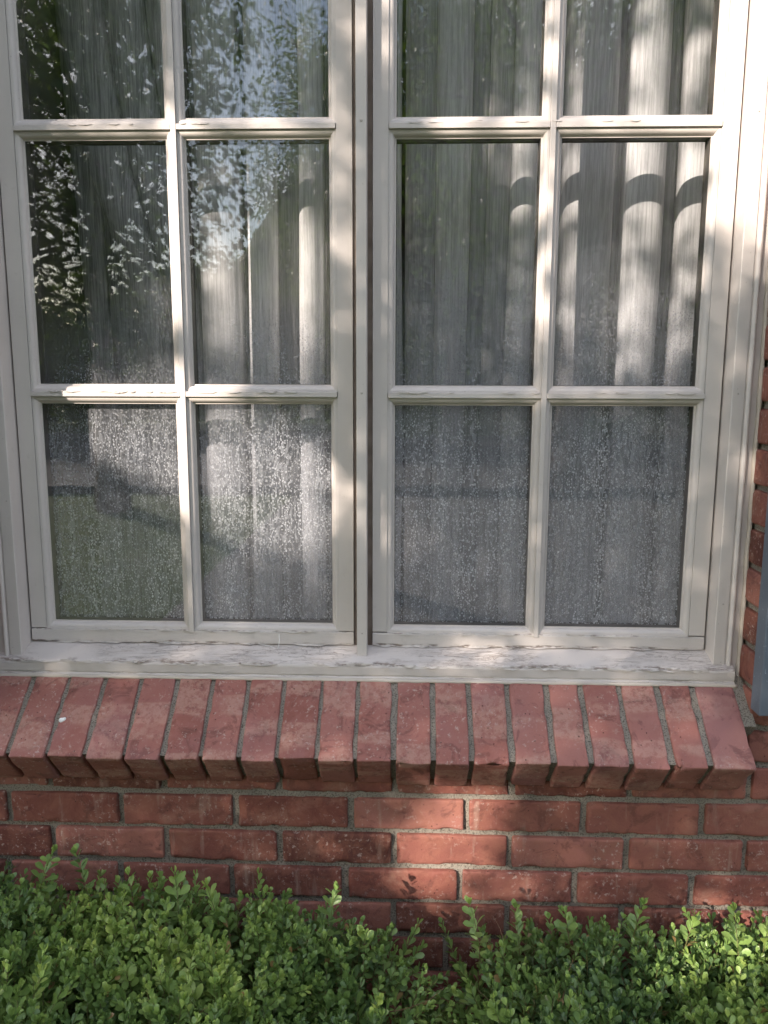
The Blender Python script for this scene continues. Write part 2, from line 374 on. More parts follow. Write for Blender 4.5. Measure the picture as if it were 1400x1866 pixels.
# ------------------------------------------------------------------ brick wall
WY = -.09                         # wall face
PITCH_Z, Z_TOP = .0677, .7874     # course pitch, top edge of the course just below the ledge
OX0, OX1 = -.742, .578            # window opening
def rbox(mb, c, half, r, n, tint, rot=None, amp=.0009, seed=0, chip=1.0):
    """rounded, slightly warped and chipped brick"""
    hx, hy, hz = half; cs = []; fs = []; idx = 0
    def lin(h, k):
        a = np.linspace(-h, h, k+1); return np.concatenate([[-h], [-h+r*.35, -h+r*.8], a[1:-1], [h-r*.8, h-r*.35], [h]])
    for ax in range(3):
        a1, a2 = [(1, 2), (0, 2), (0, 1)][ax]; H = half
        g1 = lin(H[a1], n[a1]); g2 = lin(H[a2], n[a2])
        for sgn in (-1, 1):
            if ax == 1 and sgn == 1 and rot is None: continue
            A, B = np.meshgrid(g1, g2, indexing='ij'); P = np.zeros(A.shape+(3,))
            P[..., ax] = sgn*H[ax]; P[..., a1] = A; P[..., a2] = B
            k1, k2 = A.shape; cs.append(P.reshape(-1, 3))
            ii = np.arange(k1*k2).reshape(k1, k2)+idx
            q = np.stack([ii[:-1, :-1], ii[1:, :-1], ii[1:, 1:], ii[:-1, 1:]], -1).reshape(-1, 4)
            if (sgn > 0) ^ (ax == 1): pass
            else: q = q[:, ::-1]
            fs.append(q); idx += k1*k2
    P = np.concatenate(cs); F = np.concatenate(fs)
    inner = np.clip(P, -np.array(half)+r, np.array(half)-r)
    d = P-inner; L = np.linalg.norm(d, axis=1, keepdims=True)+1e-9; N = d/L
    P2 = inner+N*r
    edge = (np.abs(P) > np.array(half)-r*1.6).sum(1) >= 2
    out = np.empty_like(P2)
    for i, p in enumerate(P2):
        q = Vector((p[0]+seed*1.37, p[1]+seed*.71, p[2]))
        a = mnoise.noise(q*45)*amp+mnoise.noise(q*11)*amp*1.6
        if edge[i]:
            e = mnoise.noise(q*38+Vector((9, 0, 0)))
            a -= chip*(max(0, e-.08)*.0080 + max(0, mnoise.noise(q*110))*.0014)
        out[i] = p+N[i]*a
    if rot is not None: out = out @ np.array(rot).T
    mb.add(out+np.array(c), F.tolist(), tint)

wall = empty('brick_wall', 'red brick house wall with grey mortar joints and a sloping brick ledge under the window', 'wall')
mb = MB(); s_ = 0
offs = {-1: -.6268, 0: -.7038, 1: -.6268, 2: -.7134, 3: -.628, 4: -.735}
def wall_tint(): return float(np.clip(rng.normal(.44, .27), .02, 1))
for k in range(-32, 12):
    zt = Z_TOP-k*PITCH_Z; zc = zt-.0285
    if zt < -.05: break
    off = offs.get(k, (-.705 if k % 2 == 0 else -.61)+rng.uniform(-.01, .01))
    spans = []
    if k >= -1:
        i0 = -4; x = off-.2032*4
        while x < 1.35: spans.append((x, x+.1932, .04)); x += .2032
    else:
        for sg, x0 in ((1, OX1), (-1, OX0)):
            x = x0; first = .092 if k % 2 else .1932; j = 0
            while abs(x-x0) < .85:
                w = first if j == 0 else .1932
                a, b_ = (x, x+w) if sg > 0 else (x-w, x)
                spans.append((a, b_, .095 if j == 0 else .04)); x += sg*(w+.01); j += 1
    for a, b_, dep in spans:
        s_ += 1
        near = -.95 < a < .75 and k < 7
        rbox(mb, ((a+b_)/2+rng.normal(0, .0006), WY+dep/2+rng.normal(0, .0007), zc+rng.normal(0, .0006)),
             ((b_-a)/2, dep/2, .0285), .0035, (26, 6, 9) if near else (8, 3, 3), wall_tint(), seed=s_)
mb.build('brick_courses', M_brick, wall, smooth=True)
mb = MB()
MR = .0080
box(mb, -2.2, OX0-MR, WY+MR, .30, -.05, 3.0); box(mb, OX1+MR, 2.2, WY+MR, .30, -.05, 3.0)
box(mb, OX0-MR+.0001, OX1+MR-.0001, WY+MR, .30, -.05, .845)
box(mb, OX0-MR, OX1+MR, WY, .30, 2.86, 3.0)
mb.build('mortar', M_mortar, wall)

# sloping brick ledge (bricks on edge)
FA = np.array((0, -.165, .8925)); slope = np.array((0, -.115, -.0975)); slope /= np.linalg.norm(slope)
perp = np.array((0, slope[2], -slope[1])); perp = perp if perp[2] > 0 else -perp
Lb, Tb = .190, .090
rotm = np.stack([np.array((1, 0, 0)), -slope, perp], 1)   # columns: local x, y(backwards/up), z(outward)
ledge = MB(); joints = [.4935-.0644*k+rng.normal(0, .0012) for k in range(0, 20)]
edges = [(joints[0]+.0055, .5620)]
for k in range(19): edges.append((joints[k+1]+.0040+rng.normal(0, .0010), joints[k]-.0040+rng.normal(0, .0008)))
for i, (a, b_) in enumerate(edges):
    f = FA+slope*rng.normal(0, .0015); cen = f-slope*Lb/2-perp*Tb/2; cen[0] = (a+b_)/2
    yw = rng.normal(0, .004)
    rz = np.array([[math.cos(yw), -math.sin(yw), 0], [math.sin(yw), math.cos(yw), 0], [0, 0, 1]])
    rbox(ledge, cen, ((b_-a)/2, Lb/2, Tb/2), .0028, (9, 28, 12), float(np.clip(rng.normal(.68, .17), .2, 1)), rot=rotm@rz, seed=200+i, amp=.0008, chip=.75)
ledge_o = ledge.build('brick_ledge', M_sillbrick, wall, smooth=True); ledge_o['label'] = 'sloping ledge of smooth red bricks on edge'
lm = MB()
def pt(x, back, inn): q = FA-slope*back-perp*inn; return (x, q[1], q[2])
xa, xb = edges[-1][0]+.004, .5600
n = 160; v = []
for i in range(n+1):
    x = xa+(xb-xa)*i/n
    j = [.0012*mnoise.noise(Vector((x*50, kk*4., 0))) for kk in range(4)]
    v += [pt(x, .009+j[0], Tb-.006), pt(x, .008+j[1], .0055), pt(x, .09+j[2], .0042+j[2]), pt(x, Lb, .0045), pt(x, Lb, Tb-.004)]
fcs = [(i*5+k, i*5+(k+1) % 5, (i+1)*5+(k+1) % 5, (i+1)*5+k) for i in range(n) for k in range(5)]+[tuple(range(5)), tuple(n*5+k for k in range(5))[::-1]]
lm.add(v, fcs)
# mortar bed between the ledge, the side reveals and the course below
prof = [(-.088, .842), (-.060, .862), (.03, .94), (.03, .75), (-.0835, .75), (-.0835, .835)]
extrude_x(lm, prof, OX0+.002, OX1+.006, 60, jit=.001)
wedge = [pt(0, .075, .002)[1:], pt(0, Lb, .002)[1:], pt(0, Lb, Tb-.005)[1:], pt(0, .075, Tb-.005)[1:]]
extrude_x(lm, wedge, .5603, OX1+.004, 4); extrude_x(lm, wedge, OX0-.004, edges[-1][0]-.001, 4)
lo = lm.build('ledge_mortar', M_mortar, wall)
# white dropping on the ledge
mb = MB(); th = np.linspace(0, 2*math.pi, 15)[:-1]
q = FA-slope*.066; cx_ = -.590
v = []
for h, rr in ((-.0005, 1), (.0012, .7)):
    for a in th:
        rad = .0042*rr*(1+.28*math.sin(2*a+1)+.12*math.sin(3*a))
        p = np.array((cx_, q[1], q[2]))+np.array((1, 0, 0))*rad*math.cos(a)*1.15-slope*rad*math.sin(a)*1.3+perp*h
        v.append(p)
mb.add(v, [(i, (i+1) % 14, 14+(i+1) % 14, 14+i) for i in range(14)]+[tuple(range(14, 28))])
o = mb.build('bird_dropping', M_white); tag(o, 'tiny white bird dropping on the third ledge brick from the left', 'bird dropping')

# ------------------------------------------------------------------ window
win = empty('casement_window', 'old cream painted double casement window with peeling paint above the brick ledge', 'window', loc=(0, 0, 0))
ZB, ZT = 1.035, 2.83              # sash bottom / top
# moulding profile from the flat face down to the glass
def ovolo(w=.0125, y0=0.0, yg=.0125):
    P = [(0, y0), (.0, y0+.0016), (.0012, y0+.0018)]
    for i in range(7):
        a = i/6*math.pi/2
        P.append((.0016+(w-.0046)*math.sin(a), y0+.0019+(yg-y0-.0045)*(1-math.cos(a))))
    P += [(w-.0022, yg-.0012), (w, yg-.0010), (w, yg+.006)]
    return P
MUNZ = [1.4845, 1.9195, 2.354]    # centre heights of the level glazing bars
def sash(X0, X1, O0, O1, OB, OT, cx, dz=0.0):
    """X0..X1 outer edges, O0..O1 / OB..OT opening inside stiles and rails, cx upright bar"""
    body = MB(); D = .042
    box(body, X0, O0, 0, D, ZB+.0265, ZT, .0008)                     # stiles
    box(body, O1, X1, 0, D, ZB+.0265, ZT, .0008)
    box(body, O0+.0002, O1-.0002, .0005, D, OT, ZT, .0008)
    so_ = body.build('sash', M_paint_v, win)
    rail = MB(); n = 120
    prof = [(0.0, ZB+.0008), (-.0006, ZB+.0025), (-.0006, OB-.0022), (.0004, OB-.0002), (D, OB), (D, ZB)]
    extrude_x(rail, prof, X0+.0004, X1-.0004, n, jit=.0005, seed=X0*7)
    rail.build('bottom_rail', M_paint_h, so_)
    bars = MB(); barsh = MB(); bw = .0045
    rows = [OB]+[z+dz for z in MUNZ]+[OT]
    hw = bw
    box(bars, cx-bw, cx+bw, -.0028, D, OB-.004, OT, .0007)           # upright bar runs through
    for z in rows[1:-1]:
        for a, b_ in ((O0+.0006, cx-bw-.0004), (cx+bw+.0004, O1-.0006)):
            box(barsh, a, b_, -.0025, D, z-bw, z+bw, .0007)
    cols = [(O0, cx-bw), (cx+bw, O1)]
    pr = ovolo()
    glass = []
    for r_ in range(4):
        z0 = rows[r_]+(bw if r_ > 0 else 0); z1 = rows[r_+1]-(bw if r_ < 3 else 0)
        for a, b_ in cols:
            ring_frame(bars, a, b_, z0, z1, [(d, y+(.0006)) for d, y in pr])
            glass.append((a+.0115, b_-.0115, z0+.0115, z1-.0115))
    bars.build('upright_glazing_bar', M_paint_v, so_); barsh.build('level_glazing_bar', M_paint_h, so_)
    g = MB(); n2 = 1
    for a, b_, z0, z1 in glass:
        g.add([(a, .0125, z0), (b_, .0125, z0), (b_, .0125, z1), (a, .0125, z1)], [(0, 1, 2, 3)], mi=0)
        g.add([(a, .0300, z0), (b_, .0300, z0), (b_, .0300, z1), (a, .0300, z1)], [(0, 1, 2, 3)], mi=1)
    go = g.build('glass', [M_glass, M_fog], so_, recalc=False)
    # spacer bars between the two panes
    sp = MB()
    for a, b_, z0, z1 in glass:
        ring_frame(sp, a-.002, b_+.002, z0-.002, z1+.002, [(0, .0135), (.0035, .0135), (.0035, .0290), (0, .0290)])
        ring_frame(sp, a-.002, b_+.002, z0-.002, z1+.002, [(0, .0310), (.001, .0315), (.004, .036), (.0, .042)])
    sp.build('spacer', M_spacer, so_)
    return so_
M_spacer = mat_simple('dark_spacer', (.055, .05, .045), (.10, .09, .08), 30, .5)
s1 = sash(-.6895, -.0985, -.6615, -.1255, 1.0605, 2.79, -.3936, 0.0)
s1['label'] = 'left sash, its lower panes wet with condensation'
s2 = sash(-.0650, .5270, -.0388, .4988, 1.0595, 2.79, .2280, -.001)
s2['label'] = 'right sash, fogged across both lower panes'

frame = MB()
# casings: flat, bead, outer fillet.  (x offset from inner edge, y)
def casing(x0, sg):
    P = [(0, .052), (0, -.0350), (.0012, -.0362), (.0195, -.0362), (.0207, -.0335), (.0225, -.0330)]
    for i in range(7):
        a = math.pi*i/6; P.append((.0275-.0048*math.cos(a), -.0335-.0062*math.sin(a)))
    P += [(.0335, -.0325), (.0345, -.0300), (.0455, -.0290), (.0475, -.026), (.0475, .052)]
    pp = [(x0+sg*a, y) for a, y in P]
    return pp if sg > 0 else pp[::-1]
for x0, sg, nm in ((.5305, 1, 0), (-.6925, -1, 0)):
    cm = MB(); extrude_z(cm, casing(x0, sg), 1.006, 2.87)
    co_ = cm.build('casing', M_paint_v, win)
# head
hm = MB(); box(hm, -.742, .580, -.033, .05, 2.8705, 2.93, .001); hm.build('head', M_paint_h, win)
# backing jamb behind the gaps
jb = MB(); box(jb, -.6921, -.6885, .012, .09, 1.02, 2.87); box(jb, .5272, .5302, .012, .09, 1.02, 2.87)
box(jb, -.0975, -.0660, .005, .06, 1.02, 2.87); box(jb, -.69, .53, .03, .09, 1.0105, 1.036)
jb.build('jamb', mat_simple('old_stained_wood', (.17, .13, .105), (.27, .22, .185), 30, .8), win)
mm = MB(); box(mm, -.0912, -.0737, -.026, .0125, 1.012, 2.87, .0009); mm.build('mullion', M_paint_v, win)
# filled nail heads
nh = MB(); th_ = np.linspace(0, 2*math.pi, 11)[:-1]
for nx_, ny_, nz_, nr in ((-.0822, -.0262, 1.919, .0024), (-.0822, -.0262, 1.487, .0020), (-.0822, -.0262, 1.066, .0016), (.5405, -.0364, 1.925, .0018), (.5402, -.0364, 1.488, .0017), (.5410, -.0364, 1.13, .0015), (.5585, -.0400, 1.60, .0017), (-.700, -.0364, 1.30, .0016)):
    v = [(nx_, ny_-.0005, nz_)]+[(nx_+nr*.55*math.cos(a), ny_-.0009, nz_+nr*.55*math.sin(a)) for a in th_]+[(nx_+nr*(1+.25*math.sin(a*3))*math.cos(a), ny_+.0003, nz_+nr*(1+.25*math.cos(a*2))*math.sin(a)) for a in th_]
    nh.add(v, [(0, 1+i, 1+(i+1) % 10) for i in range(10)]+[(1+i, 11+i, 11+(i+1) % 10, 1+(i+1) % 10) for i in range(10)])
nh.build('nail_heads', mat_simple('filler', (.36, .32, .28), (.50, .46, .42), 300, .8), win)
# sill: sloped top, worn front edge, groove and lip
sm = MB()
SP = [(.03, 1.0400), (.004, 1.0345), (-.012, 1.0300), (-.030, 1.0238), (-.044, 1.0185), (-.0485, 1.0160), (-.0502, 1.0120), (-.0500, .9985), (-.0482, .9970), (-.0482, .9955), (-.0520, .9940), (-.0522, .9900), (-.047, .9870), (.03, .9870)]
extrude_x(sm, SP, -.7385, .5640, 420, jit=.0009, seed=3)
sl_ = sm.build('sill', M_paint_h, win)
# caulk beads
cb = MB()
def bead_x(mb, x0, x1, y, z, r, n=200, seed=0):
    P = [(math.cos(a)*r, math.sin(a)*r*1.1) for a in np.linspace(0, 2*math.pi, 9)[:-1]]
    v = []; f = []
    for i in range(n+1):
        x = x0+(x1-x0)*i/n; k = 1+.35*mnoise.noise(Vector((x*40+seed, 2, 0)))
        dz = .0012*mnoise.noise(Vector((x*22+seed, 0, 1)))
        v += [(x, y+a*k, z+b_*k+dz) for a, b_ in P]
    for i in range(n):
        for k in range(8): f.append((i*8+k, i*8+(k+1) % 8, (i+1)*8+(k+1) % 8, (i+1)*8+k))
    mb.add(v, f+[tuple(range(8)), tuple(n*8+k for k in range(8))[::-1]])
def bead_z(mb, x, y, z0, z1, r, n=300, seed=0, sx=1.0):
    P = [(math.cos(a)*r*sx, math.sin(a)*r) for a in np.linspace(0, 2*math.pi, 9)[:-1]]
    v = []; f = []
    for i in range(n+1):
        z = z0+(z1-z0)*i/n; k = 1+.4*mnoise.noise(Vector((z*45+seed, 2, 0))); dx = .0016*mnoise.noise(Vector((z*16+seed, 0, 1)))
        v += [(x+a*k+dx, y+b_*k, z) for a, b_ in P]
    for i in range(n):
        for k in range(8): f.append((i*8+k, i*8+(k+1) % 8, (i+1)*8+(k+1) % 8, (i+1)*8+k))
    mb.add(v, f+[tuple(range(8)), tuple(n*8+k for k in range(8))[::-1]])
bead_x(cb, -.742, .569, -.0500, .9885, .0034, seed=1)
bead_z(cb, .5775, -.031, .992, 2.87, .0042, seed=2, sx=1.0); bead_z(cb, -.7405, -.031, .992, 2.87, .0042, seed=5)
cb.build('caulk', M_caulk, win, smooth=True)
# peeling flakes and lifted paint strips along the rail edges and sill
pf = MB()
def flake(x, y, z, L, w, lift, seed):
    n = max(4, int(L/.003)); v = []; f = []
    for i in range(n+1):
        u = i/n; ww = w*(.35+.65*math.sin(math.pi*u))*(1+.5*mnoise.noise(Vector((u*9, seed, 0))))
        lf = lift*math.sin(math.pi*u)*(1+.4*mnoise.noise(Vector((u*5, seed, 3))))
        xx = x+L*u; dz = .0016*mnoise.noise(Vector((xx*60, seed, 1)))
        v += [(xx, y-.0004, z+dz), (xx, y-lf, z-ww*.8+dz), (xx, y-lf-.0007, z-ww+dz-.0002), (xx, y-.0010, z+dz+.0006)]
    for i in range(n):
        for k in range(4): f.append((i*4+k, i*4+(k+1) % 4, (i+1)*4+(k+1) % 4, (i+1)*4+k))
    pf.add(v, f+[(0, 1, 2, 3), tuple(n*4+k for k in (3, 2, 1, 0))])
for i in range(46):
    x = rng.uniform(-.73, .53); flake(x, -.0500, 1.0165+rng.normal(0, .0012), rng.uniform(.01, .055), rng.uniform(.001, .0035), rng.uniform(.0005, .003), i)
for i in range(26):
    x = rng.choice([rng.uniform(-.655, -.185), rng.uniform(-.035, .44)]); flake(x, .0000, 1.0605+rng.normal(0, .0006), rng.uniform(.01, .05), rng.uniform(.001, .003), rng.uniform(.0005, .0025), 60+i)
for i in range(26):
    x = rng.choice([rng.uniform(-.68, -.175), rng.uniform(-.06, .45)]); flake(x, -.0006, ZB+.002, rng.uniform(.015, .07), rng.uniform(.0015, .003), rng.uniform(.0005, .003), 160+i)
for i in range(34):
    x = rng.choice([rng.uniform(-.65, -.17), rng.uniform(-.03, .455)]); flake(x, -.0026, 1.4890+rng.normal(0, .0004), rng.uniform(.008, .032), rng.uniform(.001, .0022), rng.uniform(.0005, .0018), 260+i)
for i in range(18):
    x = rng.choice([rng.uniform(-.65, -.16), rng.uniform(-.03, .465)]); flake(x, -.0026, 1.9238+rng.normal(0, .0004), rng.uniform(.006, .025), rng.uniform(.0008, .0016), rng.uniform(.0004, .0012), 360+i)
pf.build('paint_flakes', M_paint_h, win)
# curled loose strip of paint hanging off the left rail
cv = bpy.data.curves.new('c', 'CURVE'); cv.dimensions = '3D'; spn = cv.splines.new('POLY')
pts = [(-.272, -.002, 1.037), (-.25, -.006, 1.0335), (-.236, -.010, 1.0285), (-.2335, -.012, 1.036), (-.2325, -.010, 1.047), (-.2338, -.004, 1.056)]
spn.points.add(len(pts)-1)
for p, q in zip(spn.points, pts): p.co = (*q, 1)
cv.bevel_depth = .0006; co2 = bpy.data.objects.new('c', cv); me = bpy.data.meshes.new_from_object(co2)
me.name = 'paint_curl'; me.materials.clear(); me.materials.append(M_white)
pc = bpy.data.objects.new('paint_curl', me); COL.objects.link(pc); pc.parent = win; bpy.data.objects.remove(co2)

# ------------------------------------------------------------------ shutters
def shutter(name, x0, x1, y0, y1, z0, z1, label):
    sh = empty(name, label, 'shutter', 'shutters beside the window')
    a = MB(); sw = .05
    box(a, x0, x0+sw, y0, y1, z0, z1, .002); box(a, x1-sw, x1, y0, y1, z0, z1, .002)
    for z in (z0+.0005, (z0+z1)/2-.04, z1-.08): box(a, x0+sw+.0003, x1-sw-.0003, y0+.0015, y1, z, z+.08, .002)
    a.build('frame', M_shutter, sh)
    zm = (z0+z1)/2
    for za, zc_ in ((z0+.10, zm-.06), (zm+.06, z1-.1)):
        b_ = MB(); zz = za; w = .032
        while zz < zc_:
            v = []
            for x in (x0+sw, x1-sw):
                v += [(x, y0+.004, zz-w/2), (x, y0+.008, zz-w/2-.002), (x, y1-.002, zz+w/2-.002), (x, y1-.006, zz+w/2)]
            b_.add(v, [(0, 1, 5, 4), (1, 2, 6, 5), (2, 3, 7, 6), (3, 0, 4, 7), (3, 2, 1, 0), (4, 5, 6, 7)])
            zz += .034
        box(b_, (x0+x1)/2-.006, (x0+x1)/2+.006, y0-.004, y0+.006, za-.01, zc_, .001)
        b_.build('louvres', M_shutter, sh)
    return sh
shutter('window_shutter', .5745, .90, -.128, -.094, .967, 2.83, 'weathered slate blue wooden shutter on the brick wall right of the window')
shutter('window_shutter', -1.08, -.752, -.168, -.132, .967, 2.83, 'slate blue shutter left of the window, outside the photo')

# ------------------------------------------------------------------ interior
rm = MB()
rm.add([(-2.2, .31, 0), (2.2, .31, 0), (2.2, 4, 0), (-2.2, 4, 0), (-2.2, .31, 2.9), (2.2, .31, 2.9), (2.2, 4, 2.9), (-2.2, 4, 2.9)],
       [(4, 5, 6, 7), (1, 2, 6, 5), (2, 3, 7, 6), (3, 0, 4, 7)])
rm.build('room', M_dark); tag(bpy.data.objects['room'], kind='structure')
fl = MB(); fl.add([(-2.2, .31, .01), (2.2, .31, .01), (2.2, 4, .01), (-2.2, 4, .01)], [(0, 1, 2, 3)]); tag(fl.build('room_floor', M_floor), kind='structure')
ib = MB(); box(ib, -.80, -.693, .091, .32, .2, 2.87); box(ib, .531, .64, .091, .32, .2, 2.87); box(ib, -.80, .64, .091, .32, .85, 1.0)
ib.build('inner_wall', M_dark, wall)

def curtain(name, folds, z0, z1, mat, parent, ybase, lean=0.0, seed=0, leftcurve=None, nz=60):
    """folds: list of (x_start, x_end, depth, y_off); each is a rounded pleat bulging towards the window"""
    pts = []; wt = []
    for (a, b_, d, yo, *w) in folds:
        m_ = 20; d *= .85
        for i in range(m_+1):
            u = (1-math.cos(math.pi*i/m_))/2
            s = math.sin(math.pi*i/m_); wt.append(w[0] if w else 1.0)
            pts.append((a+(b_-a)*u, ybase+yo-d*s))
    pts = np.array(pts); n = len(pts); v = []; f = []
    xmin = pts[0, 0]; span = pts[-1, 0]-pts[0, 0]
    for j in range(nz+1):
        z = z0+(z1-z0)*j/nz
        for i, (x, y) in enumerate(pts):
            u = (x-xmin)/span
            xx = x+.010*mnoise.noise(Vector((x*5+seed, z*1.1, 0)))+lean*(2.0-z)*(u-.5)
            yy = y+.010*mnoise.noise(Vector((x*7+seed, z*1.3, 4)))
            if leftcurve is not None:
                xl = np.interp(z, leftcurve[0], leftcurve[1]); xr = pts[-1, 0]
                xx = xl+(xr-xl)*u
            v.append((xx, yy, z))
    for j in range(nz):
        for i in range(n-1): a = j*n+i; f.append((a, a+1, a+1+n, a+n))
    mb = MB(); mb.add(v, f, tint=np.tile(np.array(wt), nz+1)); return mb.build(name, mat, parent, smooth=False, recalc=False)

cl = empty('sheer_curtain', 'grey sheer curtain swept aside behind the left sash', 'curtain')
def strips(L, d=.030):
    out = []; e = None
    for a, b_, dd, yo, *w in L:
        if e is not None and a-e > .004: out.append((e+.0002, a-.0002, -.004, .055, .12))     # open valley between two pleats
        out.append((a, b_, dd, yo, w[0] if w else 1.0)); e = b_
    return out
F1 = strips([(-.405, -.330, .030, .0, .95), (-.312, -.255, .034, -.006, 1), (-.255, -.212, .016, .018, .42), (-.212, -.168, .036, -.004, 1), (-.155, -.095, .030, .0, 1), (-.09, -.02, .035, -.006, .8)])
o = curtain('front_layer', F1, .55, 2.86, M_sheer, cl, .185)
o = curtain('gathered_layer', [(-.60, -.52, .03, 0), (-.52, -.45, .035, 0), (-.45, -.40, .03, 0), (-.40, -.30, .02, .02), (-.30, -.255, -.02, .03), (-.25, -.02, .02, .02)], .55, 2.86, M_sheer2, cl, .235,
            leftcurve=([.55, 1.1, 1.5, 1.7, 1.9, 2.15, 2.86], [-.50, -.50, -.535, -.565, -.625, -.67, -.72]))
o = curtain('rear_layer', [(-.66, -.61, .02, 0), (-.61, -.50, .03, 0), (-.50, -.42, .03, 0)], .55, 2.86, M_sheer2, cl, .27,
            leftcurve=([.55, 1.1, 1.5, 1.9, 2.15, 2.86], [-.69, -.66, -.66, -.675, -.69, -.71]))
cr = empty('sheer_curtain', 'sheer cream curtain hanging in straight folds behind the right sash', 'curtain')
F2 = strips([(-.012, .043, .020, .012, .55), (.043, .105, .030, .0, .85), (.105, .137, .014, .014, .40), (.137, .182, .030, .004, .50), (.182, .232, .032, -.010, .95), (.232, .275, .016, .016, .55), (.282, .372, .040, -.012, .85), (.372, .392, .010, .020, .35), (.392, .462, .036, -.010, 1), (.468, .492, .010, .022, .40), (.492, .560, .034, -.008, 1), (.56, .64, .03, 0, .8)])
curtain('front_layer', F2, .55, 2.86, M_sheer, cr, .185, seed=4)
curtain('rear_layer', [(-.01, .1, .03, 0), (.1, .25, .03, .01), (.25, .33, .03, 0), (.33, .62, .03, .01)], .55, 2.86, M_sheer2, cr, .25, seed=9)
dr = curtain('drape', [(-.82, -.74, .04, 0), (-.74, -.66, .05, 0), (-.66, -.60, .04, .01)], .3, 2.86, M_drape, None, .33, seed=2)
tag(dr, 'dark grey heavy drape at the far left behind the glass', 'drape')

# ------------------------------------------------------------------ boxwood shrubs
def leaf_template():
    # obovate leaf along +y, folded along the midrib; unit length
    w = [(0, 0), (.18, .10), (.42, .22), (.66, .28), (.86, .22), (1.0, 0)]
    v = [(0, t, .0) for t, _ in w]; L = []; 
    for sgn in (-1, 1):
        for t, ww in w[1:-1]: v.append((sgn*ww, t, .10*ww*3.0-.10*t*t))
    v = np.array(v, float); v[:6, 2] = [-.10*t*t for t, _ in w]
    f = []
    for s in range(2):
        o = 6+s*4
        q = [(0, 1, o), (1, 2, o+1, o), (2, 3, o+2, o+1), (3, 4, o+3, o+2), (4, 5, o+3)]
        f += [tuple(x if s == 0 else x for x in (t_ if s == 0 else t_[::-1])) for t_ in q]
    return v, f
LV, LF = leaf_template()
def orient(dirs, ups):
    y = dirs/np.linalg.norm(dirs, axis=1, keepdims=True)
    x = np.cross(y, ups); x /= np.linalg.norm(x, axis=1, keepdims=True)+1e-9
    z = np.cross(x, y); return np.stack([x, y, z], 2)      # columns
def build_leaves(name, pos, dirs, ups, size, tint, mat, parent, TV=None, TF=None, smooth=True):
    TV = LV if TV is None else TV; TF = LF if TF is None else TF
    M = orient(dirs, ups); n = len(pos)
    V = np.einsum('nij,kj->nki', M*size[:, None, None], TV)+pos[:, None, :]
    nv = len(TV); V = V.reshape(-1, 3)
    cnt = np.array([len(f) for f in TF]); flat = np.array([i for f in TF for i in f])
    loops = (flat[None, :]+np.arange(n)[:, None]*nv).reshape(-1)
    me = bpy.data.meshes.new(name); me.vertices.add(len(V)); me.vertices.foreach_set('co', V.astype(np.float32).ravel())
    me.loops.add(len(loops)); me.loops.foreach_set('vertex_index', loops.astype(np.int32))
    tot = np.tile(cnt, n); st = np.concatenate([[0], np.cumsum(tot)[:-1]])
    me.polygons.add(len(tot)); me.polygons.foreach_set('loop_start', st.astype(np.int32)); me.polygons.foreach_set('loop_total', tot.astype(np.int32))
    if smooth: me.polygons.foreach_set('use_smooth', np.ones(len(tot), bool))
    me.update(calc_edges=True)
    at = me.attributes.new('tint', 'FLOAT', 'POINT'); at.data.foreach_set('value', np.repeat(tint, nv).astype(np.float32))
    me.materials.append(mat); o = bpy.data.objects.new(name, me); COL.objects.link(o)
    if parent: o.parent = parent
    return o

def tubes(mb, segs, tint=.5, mi=0):
    """segs: list of (p0, p1, r0, r1) tapered 5-sided"""
    for p0, p1, r0, r1 in segs:
        p0 = np.array(p0, float); p1 = np.array(p1, float); d = p1-p0; L = np.linalg.norm(d)
        if L < 1e-6: continue
        d /= L; a = np.cross(d, (0.3, .9, .2)); a /= np.linalg.norm(a); b_ = np.cross(d, a)
        n = 5; v = [p0+r0*(a*math.cos(t)+b_*math.sin(t)) for t in np.arange(n)/n*2*math.pi]+[p1+r1*(a*math.cos(t)+b_*math.sin(t)) for t in np.arange(n)/n*2*math.pi]
        mb.add(v, [(k, (k+1) % n, n+(k+1) % n, n+k) for k in range(n)], tint, mi)

